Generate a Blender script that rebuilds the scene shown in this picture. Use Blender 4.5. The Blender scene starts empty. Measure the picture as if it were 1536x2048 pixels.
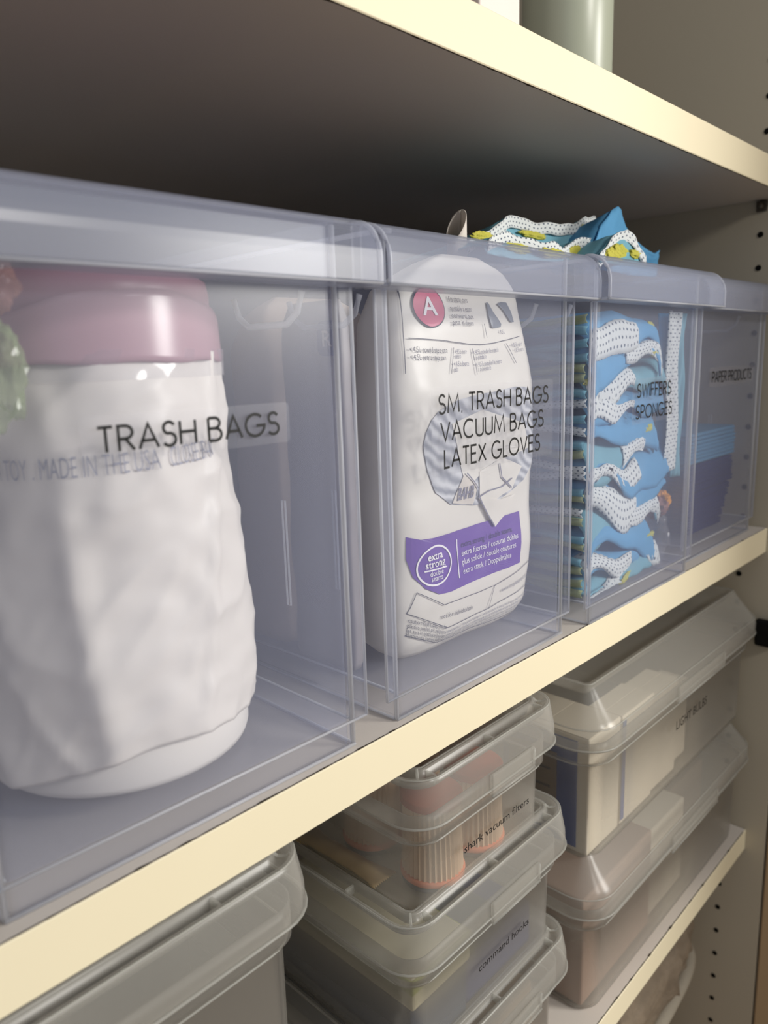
import bpy, math, random
from mathutils import Vector, noise

# ------------------------------------------------------------------ camera
scene = bpy.context.scene
col = scene.collection
YAW, PITCH, ROLL, FPX = .8058, .1992, -.0321, 1512.1
_f = Vector((math.sin(YAW)*math.cos(PITCH), math.cos(YAW)*math.cos(PITCH), -math.sin(PITCH)))
_r = Vector((math.cos(YAW), -math.sin(YAW), 0)); _u = _r.cross(_f)
_r2 = _r*math.cos(ROLL) + _u*math.sin(ROLL); _u2 = _u*math.cos(ROLL) - _r*math.sin(ROLL)
cam_d = bpy.data.cameras.new('camera'); cam = bpy.data.objects.new('camera', cam_d); col.objects.link(cam)
cam_d.sensor_fit = 'VERTICAL'; cam_d.sensor_height = 36; cam_d.lens = FPX*36/2048
cam_d.clip_start = .01; cam_d.clip_end = 50
from mathutils import Matrix
cam.matrix_world = Matrix(((_r2.x, _u2.x, -_f.x, .026), (_r2.y, _u2.y, -_f.y, -.2462), (_r2.z, _u2.z, -_f.z, .187), (0, 0, 0, 1)))
cam_d.dof.use_dof = True; cam_d.dof.focus_distance = .44; cam_d.dof.aperture_fstop = 9.0
scene.camera = cam

# ------------------------------------------------------------------ world, lights, exposure
world = bpy.data.worlds.new('world'); scene.world = world; world.use_nodes = True
world.node_tree.nodes['Background'].inputs[0].default_value = (.90, .93, 1.0, 1)
world.node_tree.nodes['Background'].inputs[1].default_value = .54
def area(name, loc, target, size, power, colr):
    d = bpy.data.lights.new(name, 'AREA'); d.shape = 'DISK'; d.size = size; d.energy = power; d.color = colr
    o = bpy.data.objects.new(name, d); col.objects.link(o); o.location = loc
    o.rotation_euler = (Vector(target)-Vector(loc)).to_track_quat('-Z', 'Y').to_euler()
    return o
area('ceiling_lamp_light', (1.42, -1.50, .58), (.45, 0, .0), .60, 42, (1, .968, .91))
area('ceiling_lamp_light', (.56, -1.35, .80), (.2, 0, .0), .22, 11, (1, .96, .90))
vs = scene.view_settings
vs.view_transform = 'Standard'; vs.look = 'None'; vs.gamma = 1; vs.exposure = -.28; vs.use_curve_mapping = False
scene.cycles.transparent_max_bounces = 48
scene.cycles.max_bounces = 10; scene.cycles.diffuse_bounces = 5; scene.cycles.transmission_bounces = 8
scene.cycles.caustics_reflective = False; scene.cycles.caustics_refractive = False
scene.cycles.use_denoising = True

rnd = random.Random(7)
PI = math.pi
def lin(c):
    return tuple((v/255/12.92 if v/255 <= .04045 else ((v/255+.055)/1.055)**2.4) for v in c)

# ------------------------------------------------------------------ materials
def nmat(name):
    m = bpy.data.materials.new(name); m.use_nodes = True; nt = m.node_tree; nt.nodes.clear()
    return m, nt, nt.nodes.new('ShaderNodeOutputMaterial')
def N(nt, t, **k):
    n = nt.nodes.new(t)
    for a, b in k.items(): setattr(n, a, b)
    return n
def solid(name, rgb, rough=.6, spec=.35, vary=.06, scale=40, bump=0.0, bscale=200, metal=0, trans=0.0):
    """matte or satin surface whose colour wanders a little with noise"""
    m, nt, out = nmat(name); c = lin(rgb)
    p = N(nt, 'ShaderNodeBsdfPrincipled'); p.inputs['Roughness'].default_value = rough
    p.inputs['Specular IOR Level'].default_value = spec; p.inputs['Metallic'].default_value = metal
    tc = N(nt, 'ShaderNodeTexCoord'); nz = N(nt, 'ShaderNodeTexNoise'); nz.inputs['Scale'].default_value = scale; nz.inputs['Detail'].default_value = 4
    nt.links.new(tc.outputs['Object'], nz.inputs['Vector'])
    mr = N(nt, 'ShaderNodeMapRange'); mr.inputs[3].default_value = 1-vary; mr.inputs[4].default_value = 1+vary
    nt.links.new(nz.outputs['Fac'], mr.inputs[0])
    mx = N(nt, 'ShaderNodeMix', data_type='RGBA', blend_type='MULTIPLY'); mx.inputs[0].default_value = 1
    mx.inputs[6].default_value = (*c, 1); nt.links.new(mr.outputs[0], mx.inputs[7]); nt.links.new(mx.outputs[2], p.inputs['Base Color'])
    if bump:
        n2 = N(nt, 'ShaderNodeTexNoise'); n2.inputs['Scale'].default_value = bscale; nt.links.new(tc.outputs['Object'], n2.inputs['Vector'])
        b = N(nt, 'ShaderNodeBump'); b.inputs['Strength'].default_value = bump; b.inputs['Distance'].default_value = .002
        nt.links.new(n2.outputs['Fac'], b.inputs['Height']); nt.links.new(b.outputs[0], p.inputs['Normal'])
    sh = p
    if trans:
        t = N(nt, 'ShaderNodeBsdfTranslucent'); t.inputs[0].default_value = (*c, 1)
        s = N(nt, 'ShaderNodeMixShader'); s.inputs[0].default_value = trans
        nt.links.new(p.outputs[0], s.inputs[1]); nt.links.new(t.outputs[0], s.inputs[2]); sh = s
    nt.links.new(sh.outputs[0], out.inputs[0]); m.diffuse_color = (*c, 1)
    return m
def plastic(name, rgb, alpha, tint=(.97, .975, .985), rough=.28, gloss=.55, edge=.25):
    """thin translucent polypropylene: clear film + milky scatter + sheen"""
    m, nt, out = nmat(name); c = lin(rgb)
    tr = N(nt, 'ShaderNodeBsdfTransparent'); tr.inputs[0].default_value = (*tint, 1)
    d = N(nt, 'ShaderNodeBsdfDiffuse'); d.inputs[0].default_value = (*c, 1)
    t = N(nt, 'ShaderNodeBsdfTranslucent'); t.inputs[0].default_value = (*c, 1)
    g = N(nt, 'ShaderNodeBsdfGlossy'); g.inputs[0].default_value = (gloss, gloss, gloss, 1); g.inputs['Roughness'].default_value = rough
    s1 = N(nt, 'ShaderNodeMixShader'); s1.inputs[0].default_value = .45
    nt.links.new(d.outputs[0], s1.inputs[1]); nt.links.new(t.outputs[0], s1.inputs[2])
    lw = N(nt, 'ShaderNodeLayerWeight'); lw.inputs[0].default_value = .5
    pw = N(nt, 'ShaderNodeMath', operation='POWER'); pw.inputs[1].default_value = 3; nt.links.new(lw.outputs['Facing'], pw.inputs[0])
    mr = N(nt, 'ShaderNodeMapRange'); mr.inputs[3].default_value = alpha; mr.inputs[4].default_value = min(1, alpha+edge)
    nt.links.new(pw.outputs[0], mr.inputs[0])
    s2 = N(nt, 'ShaderNodeMixShader'); nt.links.new(mr.outputs[0], s2.inputs[0]); nt.links.new(tr.outputs[0], s2.inputs[1]); nt.links.new(s1.outputs[0], s2.inputs[2])
    p5 = N(nt, 'ShaderNodeMath', operation='POWER'); p5.inputs[1].default_value = 5; nt.links.new(lw.outputs['Facing'], p5.inputs[0])
    fr = N(nt, 'ShaderNodeMapRange'); fr.inputs[3].default_value = .022; fr.inputs[4].default_value = .6; nt.links.new(p5.outputs[0], fr.inputs[0])
    s3 = N(nt, 'ShaderNodeMixShader'); nt.links.new(fr.outputs[0], s3.inputs[0]); nt.links.new(s2.outputs[0], s3.inputs[1]); nt.links.new(g.outputs[0], s3.inputs[2])
    nt.links.new(s3.outputs[0], out.inputs[0]); m.diffuse_color = (*c, 1)
    return m
def dotted(name, rgb, holes, su, sv, r=.24, trans=.25):
    """non-woven cloth punched with a staggered grid of small holes (u,v in metres)"""
    m, nt, out = nmat(name)
    uv = N(nt, 'ShaderNodeUVMap'); sp = N(nt, 'ShaderNodeSeparateXYZ'); nt.links.new(uv.outputs[0], sp.inputs[0])
    def mth(op, a, b=None):
        n = N(nt, 'ShaderNodeMath', operation=op)
        for i, v in enumerate((a, b)):
            if v is None: continue
            if isinstance(v, (int, float)): n.inputs[i].default_value = v
            else: nt.links.new(v, n.inputs[i])
        return n.outputs[0]
    u = mth('DIVIDE', sp.outputs[0], su); v = mth('DIVIDE', sp.outputs[1], sv)
    row = mth('FLOOR', v); u2 = mth('ADD', u, mth('MULTIPLY', row, .5))
    fu = mth('SUBTRACT', mth('FRACT', u2), .5); fv = mth('SUBTRACT', mth('FRACT', v), .5)
    dd = mth('SQRT', mth('ADD', mth('MULTIPLY', fu, fu), mth('MULTIPLY', fv, fv)))
    k = mth('LESS_THAN', dd, r)
    mx = N(nt, 'ShaderNodeMix', data_type='RGBA'); nt.links.new(k, mx.inputs[0]); mx.inputs[6].default_value = (*lin(rgb), 1); mx.inputs[7].default_value = (*lin(holes), 1)
    p = N(nt, 'ShaderNodeBsdfPrincipled'); p.inputs['Roughness'].default_value = .8; nt.links.new(mx.outputs[2], p.inputs['Base Color'])
    t = N(nt, 'ShaderNodeBsdfTranslucent'); nt.links.new(mx.outputs[2], t.inputs[0])
    s = N(nt, 'ShaderNodeMixShader'); s.inputs[0].default_value = trans; nt.links.new(p.outputs[0], s.inputs[1]); nt.links.new(t.outputs[0], s.inputs[2])
    nt.links.new(s.outputs[0], out.inputs[0])
    return m
def streaks(name, c1, c2, scale, rot, dist=4.0, rough=.5):
    """layered sheets seen edge-on: wandering bands of two tones"""
    m, nt, out = nmat(name)
    tc = N(nt, 'ShaderNodeTexCoord'); mp = N(nt, 'ShaderNodeMapping'); mp.inputs['Rotation'].default_value = rot
    nt.links.new(tc.outputs['Object'], mp.inputs['Vector'])
    w = N(nt, 'ShaderNodeTexWave'); w.inputs['Scale'].default_value = scale; w.inputs['Distortion'].default_value = dist; w.inputs['Detail'].default_value = 3
    nt.links.new(mp.outputs[0], w.inputs['Vector'])
    r = N(nt, 'ShaderNodeValToRGB'); r.color_ramp.elements[0].color = (*lin(c1), 1); r.color_ramp.elements[1].color = (*lin(c2), 1)
    nt.links.new(w.outputs['Fac'], r.inputs[0])
    p = N(nt, 'ShaderNodeBsdfPrincipled'); p.inputs['Roughness'].default_value = rough; nt.links.new(r.outputs[0], p.inputs['Base Color'])
    nt.links.new(p.outputs[0], out.inputs[0])
    return m

M = dict(
    panel=solid('painted_panel', (184, 175, 156), .55, .3, .03, 6, .04, 400),
    back=solid('shade_toned_back_panel', (104, 98, 92), .7, .2, .03, 6),  # shade at the back of the cabinet put into a darker panel colour
    shelf_face=solid('white_melamine', (205, 197, 188), .5, .35, .02, 8, .03, 500),
    edge=solid('cream_edge_paint', (226, 216, 187), .5, .3, .02, 14),
    dark=solid('dark_glue_line', (66, 58, 48), .9, .1, .2),
    black=solid('black_hole', (10, 9, 8), .8, .2),
    metal=solid('dull_metal', (96, 88, 78), .4, .4, .1, 60, 0, 1, .6),
    floor=solid('pale_floor', (160, 146, 130), .6, .3, .08, 5),
    room=solid('room_paint', (200, 192, 178), .8, .2, .02),
    door=solid('tan_door', (176, 150, 116), .5, .3, .05, 9),
    pp=plastic('clear_polypropylene', (196, 203, 230), .090, (.99, .994, 1.0)),
    pp_rim=plastic('clear_polypropylene_rim', (204, 210, 230), .19, (.985, .99, 1.0)),
    pp_edge_glow=plastic('edge_glow_polypropylene', (232, 234, 240), .50, (.99, .99, 1.0), edge=.2),  # whiter, more opaque copy: edge brightness from inner light put into the colour
    frost=plastic('frosted_polypropylene', (214, 211, 204), .17, (.99, .99, .985), .3),
    frost_lid=plastic('frosted_lid', (218, 216, 209), .24, (.99, .99, .985), .25),
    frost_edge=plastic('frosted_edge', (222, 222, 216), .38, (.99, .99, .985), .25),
    film=plastic('clear_film', (225, 225, 232), .10, (.98, .98, .985), .10, 1, .12),
    sticker=plastic('clear_label_film', (220, 222, 232), .05, (.985, .985, .99), .3, 1, .02),
    ink=solid('black_lettering', (14, 14, 16), .5, .3, 0),
    white_wrap=solid('white_plastic_wrap', (238, 232, 226), .42, .4, .03, 25, .05, 130, 0, .12),
    white_roll=solid('white_bag_roll', (240, 235, 230), .4, .4, .02, 30, 0, 1, 0, .12),
    pink=solid('pink_roll_top', (170, 130, 143), .35, .5, .04, 18, 0, 1, 0, .15),
    pinkflap=solid('pale_pink_film', (192, 156, 167), .25, .6, .04, 18, 0, 1, 0, .2),
    greyink=solid('grey_print', (150, 152, 168), .7, .2, .1),
    pack=solid('white_pack_film', (234, 229, 220), .38, .45, .02, 30, .06, 90, 0, .12),
    packgrey=solid('shaded_pack_and_bottle_grey', (150, 142, 140), .45, .4, .05, 30),  # shade on the rear liner pack put into this grey; bottle shares it
    purple=solid('purple_print', (103, 66, 158), .42, .4, .03),
    purple_dark=solid('dark_purple_print', (44, 28, 84), .5, .3),
    magenta=solid('magenta_print', (196, 46, 100), .4, .4, .03),
    print=solid('dark_grey_print', (74, 72, 84), .7, .2),
    print_soft=solid('grey_fine_print', (128, 126, 140), .7, .2),
    white_ink=solid('white_print', (240, 236, 240), .5, .3, 0),
    steel=solid('printed_steel_can', (112, 118, 128), .4, .4, .25, 120),
    liners=streaks('grey_folded_liners', (138, 141, 150), (206, 207, 211), 46, (0, 1.12, 0), 7),
    navyprint=solid('navy_print', (52, 60, 110), .5, .3),
    blue=solid('blue_cloth', (104, 172, 216), .7, .2, .08, 60, .15, 900, 0, .3),
    teal=solid('teal_cloth', (128, 184, 202), .7, .2, .08, 60, .15, 900, 0, .3),
    straw=solid('pale_straw_fibres', (178, 186, 140), .8, .1, .12, 160, .4, 700, 0, .3),
    yellow=solid('yellow_fibres', (218, 212, 100), .8, .1, .12, 160, .6, 700, 0, .35),
    dots=dotted('white_punched_cloth', (226, 230, 230), (92, 104, 122), .0046, .0029, .20),
    paper=solid('white_paper', (226, 218, 208), .7, .2, .03, 30, 0, 1, 0, .2),
    orange=solid('orange_sponge', (214, 150, 64), .8, .1, .15, 60, .4, 500),
    brown=solid('brown_sponge_wrap', (134, 92, 84), .6, .3, .1),
    napkin_light=solid('light_blue_napkin', (88, 140, 176), .8, .1, .05, 60, .2, 900),
    napkin_navy=solid('navy_napkin', (16, 26, 88), .8, .1, .06, 60, .2, 900),
    can=solid('sage_can', (176, 182, 164), .32, .5, .02, 20),
    boxwhite=solid('white_carton', (222, 212, 204), .6, .3, .02),
    boxpink=solid('beige_carton', (196, 176, 160), .6, .3, .04),
    filter_pleat=solid('cream_filter_paper', (226, 200, 172), .8, .1, .05, 80, 0, 1, 0, .15),
    filter_cap=solid('orange_filter_cap', (176, 66, 22), .6, .3, .05, 40),
    filter_ring=solid('salmon_filter_ring', (228, 138, 106), .6, .3, .05, 40),
    filter_base=solid('grey_foam_base', (92, 100, 110), .7, .2, .1, 60),
    beigewrap=solid('beige_wrapper', (196, 170, 124), .5, .35, .12, 60),
    maroon=solid('maroon_card', (92, 22, 34), .6, .3, .15, 40),
    slate=solid('slate_card', (62, 72, 92), .55, .3, .12, 40),
    cardgreen=solid('pale_green_card', (196, 202, 128), .6, .3, .06, 30),
    cardcream=solid('cream_card', (226, 218, 190), .6, .3, .05, 30),
    bulbwhite=solid('white_bulb_carton', (232, 222, 204), .6, .3, .03, 20),
    bulbblue=solid('blue_carton_side', (58, 88, 160), .55, .3, .06, 20),
    redbrown=solid('red_brown_card', (172, 146, 130), .6, .3, .1, 30),
    taupe=solid('taupe_card', (140, 122, 104), .6, .3, .08, 30),
    fur=solid('grey_fleece', (136, 123, 107), .95, .05, .35, 55, .9, 160),
    binding=solid('pale_binding', (168, 160, 145), .85, .1, .08, 60, .3, 500),
    yellowpole=solid('amber_pole', (200, 142, 40), .4, .4, .1, 12),
    packet=plastic('green_wrapper', (190, 204, 160), .34, (.98, .985, .97), .12, 1, .2),
    packetpink=plastic('peach_wrapper', (220, 170, 156), .34, (.985, .97, .97), .12, 1, .2),
)

# ------------------------------------------------------------------ object helpers
def tag(o, label=None, cat=None, group=None, kind=None):
    if label: o['label'] = label
    if cat: o['category'] = cat
    if group: o['group'] = group
    if kind: o['kind'] = kind
    return o
def thing(name, loc, label, cat, group=None):
    o = bpy.data.objects.new(name, None); o.empty_display_size = .02; col.objects.link(o); o.location = loc
    return tag(o, label, cat, group)
def wloc(o):
    v = Vector((0, 0, 0))
    while o is not None: v += o.location; o = o.parent
    return v
def mesh(name, V, F, mat, parent=None, smooth=False, uv=None, thick=0, offset=0, label=None, origin=None):
    """one mesh object from world-space vertices"""
    base = wloc(parent) if parent else Vector(origin) if origin else Vector((0, 0, 0))
    me = bpy.data.meshes.new(name); me.from_pydata([tuple(Vector(v)-base) for v in V], [], F); me.update()
    if uv:
        l = me.uv_layers.new(name='UVMap')
        for lp in me.loops: l.data[lp.index].uv = uv[lp.vertex_index]
    if smooth: me.polygons.foreach_set('use_smooth', [True]*len(me.polygons))
    me.materials.append(mat)
    o = bpy.data.objects.new(name, me); col.objects.link(o)
    if parent: o.parent = parent
    elif origin: o.location = origin
    if thick:
        s = o.modifiers.new('thickness', 'SOLIDIFY'); s.thickness = thick; s.offset = offset
    if label: o['label'] = label
    return o
def bevel(o, w, seg=2):
    b = o.modifiers.new('bevel', 'BEVEL'); b.width = w; b.segments = seg; b.limit_method = 'ANGLE'; return o
class G:
    """geometry collector"""
    def __init__(s): s.V = []; s.F = []; s.U = []
    def add(s, V, F, U=None):
        n = len(s.V); s.V += [tuple(v) for v in V]; s.F += [tuple(i+n for i in f) for f in F]
        s.U += U if U else [(0, 0)]*len(V); return s
    def box(s, x0, x1, y0, y1, z0, z1):
        V = [(x, y, z) for x in (x0, x1) for y in (y0, y1) for z in (z0, z1)]
        return s.add(V, [(0, 1, 3, 2), (4, 6, 7, 5), (0, 4, 5, 1), (2, 3, 7, 6), (0, 2, 6, 4), (1, 5, 7, 3)])
    def grid(s, fn, nu, nv, uvs=(1, 1), closed=False):
        V = []; U = []
        for j in range(nv+1):
            for i in range(nu + (0 if closed else 1)):
                V.append(fn(i/nu, j/nv)); U.append((i/nu*uvs[0], j/nv*uvs[1]))
        w = nu if closed else nu+1; F = []
        for j in range(nv):
            for i in range(nu):
                a = j*w+i; b = j*w+(i+1) % w
                F.append((a, b, b+w, a+w))
        return s.add(V, F, U)
    def tube(s, P, r, n=6, loop=False):
        P = [Vector(p) for p in P]; V = []; F = []; m = len(P)
        for i, p in enumerate(P):
            a = P[i-1] if (i or loop) else P[0]; b = P[(i+1) % m] if (i < m-1 or loop) else P[-1]
            t = (b-a).normalized() if (b-a).length > 1e-9 else Vector((0, 0, 1))
            ref = Vector((0, 0, 1)) if abs(t.z) < .9 else Vector((1, 0, 0))
            e1 = t.cross(ref).normalized(); e2 = t.cross(e1)
            rr_ = r[i] if isinstance(r, (list, tuple)) else r
            for k in range(n):
                an = 2*PI*k/n; V.append(p + (e1*math.cos(an)+e2*math.sin(an))*rr_)
        for i in range(m if loop else m-1):
            for k in range(n):
                a = i*n+k; b = i*n+(k+1) % n; c = ((i+1) % m)*n
                F.append((a, b, c+(k+1) % n, c+k))
        if not loop: F += [tuple(range(n-1, -1, -1)), tuple((m-1)*n+k for k in range(n))]
        return s.add(V, F)
    def loft(s, rings, cap0=False, cap1=False):
        n = len(rings[0]); V = [p for r in rings for p in r]; F = []
        for j in range(len(rings)-1):
            for i in range(n):
                F.append((j*n+i, j*n+(i+1) % n, (j+1)*n+(i+1) % n, (j+1)*n+i))
        if cap0: F.append(tuple(range(n-1, -1, -1)))
        if cap1: F.append(tuple((len(rings)-1)*n+i for i in range(n)))
        return s.add(V, F)
    def lathe(s, c, prof, n=40):
        return s.loft([[(c[0]+r*math.cos(2*PI*k/n), c[1]+r*math.sin(2*PI*k/n), c[2]+z) for k in range(n)] for r, z in prof], prof[0][0] > 1e-6, prof[-1][0] > 1e-6)
    def to(s, name, mat, parent=None, **k):
        if any(u != (0, 0) for u in s.U): k['uv'] = s.U
        return mesh(name, s.V, s.F, mat, parent, **k)
def rring(cx, cy, z, hx, hy, r, n=6):
    r = max(1e-4, min(r, hx-1e-4, hy-1e-4)); P = []
    for q, (sx, sy) in enumerate(((1, 1), (-1, 1), (-1, -1), (1, -1))):
        for k in range(n+1):
            a = (q + k/n)*PI/2
            P.append((cx+sx*(hx-r)+r*math.cos(a), cy+sy*(hy-r)+r*math.sin(a), z))
    return P
def nz(x, y, z, s=1.0, seed=0):
    return noise.noise(Vector((x*s+seed*13.1, y*s-seed*7.7, z*s+seed*3.3)))
def ease(t): t = max(0, min(1, t)); return t*t*(3-2*t)
def interp(tab, z):
    if z <= tab[0][0]: return tab[0][1]
    for (a, va), (b, vb) in zip(tab, tab[1:]):
        if z <= b: return va + (vb-va)*(z-a)/(b-a)
    return tab[-1][1]

# ------------------------------------------------------------------ lettering
def arc(cx, cy, rx, ry, a0, a1, n=14):
    return [(cx+rx*math.cos(math.radians(a0+(a1-a0)*k/n)), cy+ry*math.sin(math.radians(a0+(a1-a0)*k/n))) for k in range(n+1)]
GLY = {  # thin geometric capitals as strokes, cap height 1: (advance, strokes)
 'A': (.66, [[(.0, 0), (.33, 1), (.66, 0)], [(.11, .33), (.55, .33)]]),
 'B': (.50, [[(0, 0), (0, 1)], [(0, 1), (.24, 1)]+arc(.24, .77, .2, .23, 90, -90)+[(0, .54)], [(.24, .54)]+arc(.24, .27, .25, .27, 90, -90)+[(0, 0)]]),
 'C': (.74, [arc(.40, .5, .40, .5, 48, 312, 26)]),
 'D': (.60, [[(0, 0), (0, 1), (.16, 1)]+arc(.16, .5, .42, .5, 90, -90, 20)+[(0, 0)]]),
 'E': (.42, [[(.42, 1), (0, 1), (0, 0), (.42, 0)], [(0, .53), (.38, .53)]]),
 'F': (.40, [[(.40, 1), (0, 1), (0, 0)], [(0, .53), (.36, .53)]]),
 'G': (.80, [arc(.40, .5, .40, .5, 46, 352, 28)+[(.80, .47), (.46, .47)]]),
 'H': (.56, [[(0, 0), (0, 1)], [(.56, 0), (.56, 1)], [(0, .53), (.56, .53)]]),
 'I': (.0, [[(0, 0), (0, 1)]]),
 'L': (.36, [[(0, 1), (0, 0), (.36, 0)]]),
 'M': (.80, [[(0, 0), (.08, 1), (.40, .12), (.72, 1), (.80, 0)]]),
 'N': (.60, [[(0, 0), (0, 1), (.60, 0), (.60, 1)]]),
 'O': (.84, [arc(.42, .5, .42, .5, 0, 360, 32)]),
 'P': (.48, [[(0, 0), (0, 1), (.22, 1)]+arc(.22, .73, .25, .27, 90, -90)+[(0, .46)]]),
 'R': (.50, [[(0, 0), (0, 1), (.22, 1)]+arc(.22, .74, .24, .26, 90, -90)+[(0, .48)], [(.22, .48), (.50, 0)]]),
 'S': (.46, [arc(.23, .755, .20, .245, 25, 270, 14)[:-1]+arc(.22, .265, .23, .265, 90, -150, 16)]),
 'T': (.48, [[(0, 1), (.48, 1)], [(.24, 1), (.24, 0)]]),
 'U': (.54, [[(0, 1), (0, .27)]+arc(.27, .27, .27, .27, 180, 360)+[(.54, 1)]]),
 'V': (.60, [[(0, 1), (.30, 0), (.60, 1)]]),
 'W': (.86, [[(0, 1), (.22, 0), (.43, .95), (.64, 0), (.86, 1)]]),
 'X': (.58, [[(0, 0), (.56, 1)], [(0, 1), (.58, 0)]]),
 '.': (.06, [[(.0, .0), (.06, .0)]]),
}
def stroke_text(s, x0, x1, zb, h, wd, space=.34):
    """strokes of a thin geometric typeface, fitted from x0 to x1; returns 2-D verts, faces"""
    adv = 0; S = []
    for ch in s:
        if ch == ' ': adv += space; continue
        a, st = GLY[ch]
        S += [[(adv+px, pz) for px, pz in p] for p in st]; adv += a+.17
    adv -= .17; kx = (x1-x0)/adv; V = []; F = []
    for p in S:
        q = [Vector((x0+px*kx, zb+pz*h)) for px, pz in p]; m = len(q); n0 = len(V)
        closed = (q[0]-q[-1]).length < 1e-7
        for i in range(m):
            a = q[i-1] if i else (q[-2] if closed else q[0]); b = q[i+1] if i < m-1 else (q[1] if closed else q[-1])
            d1 = (q[i]-a).normalized() if (q[i]-a).length > 1e-9 else (b-q[i]).normalized()
            d2 = (b-q[i]).normalized() if (b-q[i]).length > 1e-9 else d1
            n1 = Vector((-d1.y, d1.x)); n2 = Vector((-d2.y, d2.x)); mm = (n1+n2)
            mm = mm.normalized() if mm.length > .05 else n1
            k = min(1/max(mm.dot(n1), .35), 1.9)*wd/2
            V += [tuple(q[i]+mm*k), tuple(q[i]-mm*k)]
        F += [(n0+2*i, n0+2*i+2, n0+2*i+3, n0+2*i+1) for i in range(m-1)]
    return V, F
def font_text(s, x0, x1, zb, cap, thin=0.0, shear=0.0):
    """lettering from the built-in face, baseline zb, fitted from x0 to x1, capital height cap"""
    c = bpy.data.curves.new('lettering', 'FONT'); c.body = s; c.size = 1; c.offset = thin; c.shear = shear; c.resolution_u = 3
    o = bpy.data.objects.new('lettering', c); me = bpy.data.meshes.new_from_object(o)
    V = [(v.co.x, v.co.y) for v in me.vertices]; F = [tuple(p.vertices) for p in me.polygons]
    bpy.data.objects.remove(o); bpy.data.curves.remove(c); bpy.data.meshes.remove(me)
    a = min(v[0] for v in V); b = max(v[0] for v in V); k = (x1-x0)/(b-a)
    return [(x0+(x-a)*k, zb+y*cap/.69) for x, y in V], F
def flat(V2, F, y): return [(x, y, z) for x, z in V2], F

# ================================================================== SETTING
W = .8665; ZU, ZUT = .3301, .3565; T = .0264; ZL, ZLB = -.355, -.3795; BACK = .40
g = G().box(-.75, W, BACK, BACK+.015, -.95, 1.3); tag(g.to('wall_back', M['back']), kind='structure')
# side panel with its column of shelf-pin holes
g = G().box(W, W+.018, -.020, BACK, -.95, 1.3); wr = tag(g.to('wall_right', M['panel']), kind='structure')
g = G()
for k in range(-4, 36):
    z = .4254-.032*k
    for yy in (.0258, .33):
        n = len(g.V); V = []
        for dx, r in ((-.0004, .0029), (-.0004, .0022), (.0, .0021)):
            V += [(W+dx, yy+r*math.cos(2*PI*i/14), z+r*math.sin(2*PI*i/14)) for i in range(14)]
        F = [(j*14+i, j*14+(i+1) % 14, (j+1)*14+(i+1) % 14, (j+1)*14+i) for j in range(2) for i in range(14)]+[tuple(28+i for i in range(14))]
        F.append(tuple(range(14)))
        g.add(V, F)
g.to('pin_holes', M['black'], wr)
g = G().box(-.768, -.75, -.020, BACK, -.95, 1.3); tag(g.to('wall_left', M['panel']), kind='structure')
tag(G().box(-2, 2.2, -2.6, BACK+.015, -.97, -.95).to('floor', M['floor']), kind='structure')
tag(G().box(-2, 2.2, -2.62, -2.6, -.95, 1.3).to('wall_front', M['room']), kind='structure')
# the cabinet's open door, hinged beside the panel
dr = G().box(0, .019, -.47, 0, -.95, 1.3)
ca, sa = math.cos(math.radians(6)), math.sin(math.radians(6))
dr.V = [(W+.0015+x*ca-y*sa, -.0225+y*ca, z) for x, y, z in dr.V]
tag(bevel(dr.to('door_1', M['door']), .0015), kind='structure')
hz = -.114
h = thing('cabinet_hinge', (W-.004, -.006, hz), 'black metal hinge on the side panel beside the topmost lidded box at the end', 'hinge')
bevel(G().box(W-.0085, W-.0002, -.019, .004, hz-.016, hz+.014).to('hinge_cup', M['black'], h), .003)
bevel(G().box(W-.0060, W-.0002, .004, .016, hz-.006, hz+.006).to('hinge_arm', M['metal'], h), .001)

def shelf(z0, z1, label, chips):
    s = thing('shelf', (.06, .0, z0), label, 'shelf')
    bevel(G().box(-.749, W-.0006, .0012, BACK-.001, z0, z1).to('board', M['shelf_face'], s), .0006, 1)
    bevel(G().box(-.749, W-.0006, .0, .0012, z0, z1).to('edge_band', M['edge'], s, label='cream painted edge band'), .0005, 1)
    # chipped line where the edging meets the board
    g = G(); r = random.Random(int(z1*1000)+3)
    zc, sg = (z1, 1) if chips else (z0, -1)
    x = -.74; prev = None
    while x < W-.004:
        w = .00016+.0002*r.random() + (.0007*r.random() if r.random() < .12 else 0)
        a = (x, .0010-w, zc+sg*.0002); b = (x, .0010+w*1.3, zc+sg*.0002); n = len(g.V); g.V += [a, b]; g.U += [(0, 0)]*2
        if prev is not None: g.F.append((prev, n, n+1, prev+1))
        prev = n; x += .0022+.004*r.random()
    g.to('glue_line', M['dark'], s)
    return s
shelf(ZU, ZUT, 'white shelf overhead with cream edge, a sage can standing on it', False)
shelf(-T, 0, 'white shelf with cream edge carrying the four tall clear bins', True)
shelf(ZLB, ZL, 'lowest white shelf with cream edge under the stacks of lidded boxes', True)
def pin(z, label):
    p = thing('shelf_pin', (W-.004, .0258, z), label, 'shelf pin', 'shelf pins on the side panel')
    G().loft([[(x, .0258+r*math.cos(2*PI*k/12), z+r*math.sin(2*PI*k/12)) for k in range(12)] for x, r in ((W-.0085, .0024), (W-.008, .003), (W-.0002, .003))], True, True).to('stud', M['metal'], p, smooth=True)
    g = G().box(W-.0016, W-.0001, .0205, .0312, z-.0052, z+.0052); bevel(g.to('collar', M['metal'], p), .001)
pin(ZU-.0058, 'small grey metal shelf pin under the overhead shelf'); pin(-T-.0058, 'small grey metal shelf pin under the shelf of clear bins'); pin(ZLB-.0058, 'small grey metal shelf pin under the lowest shelf')

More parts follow.
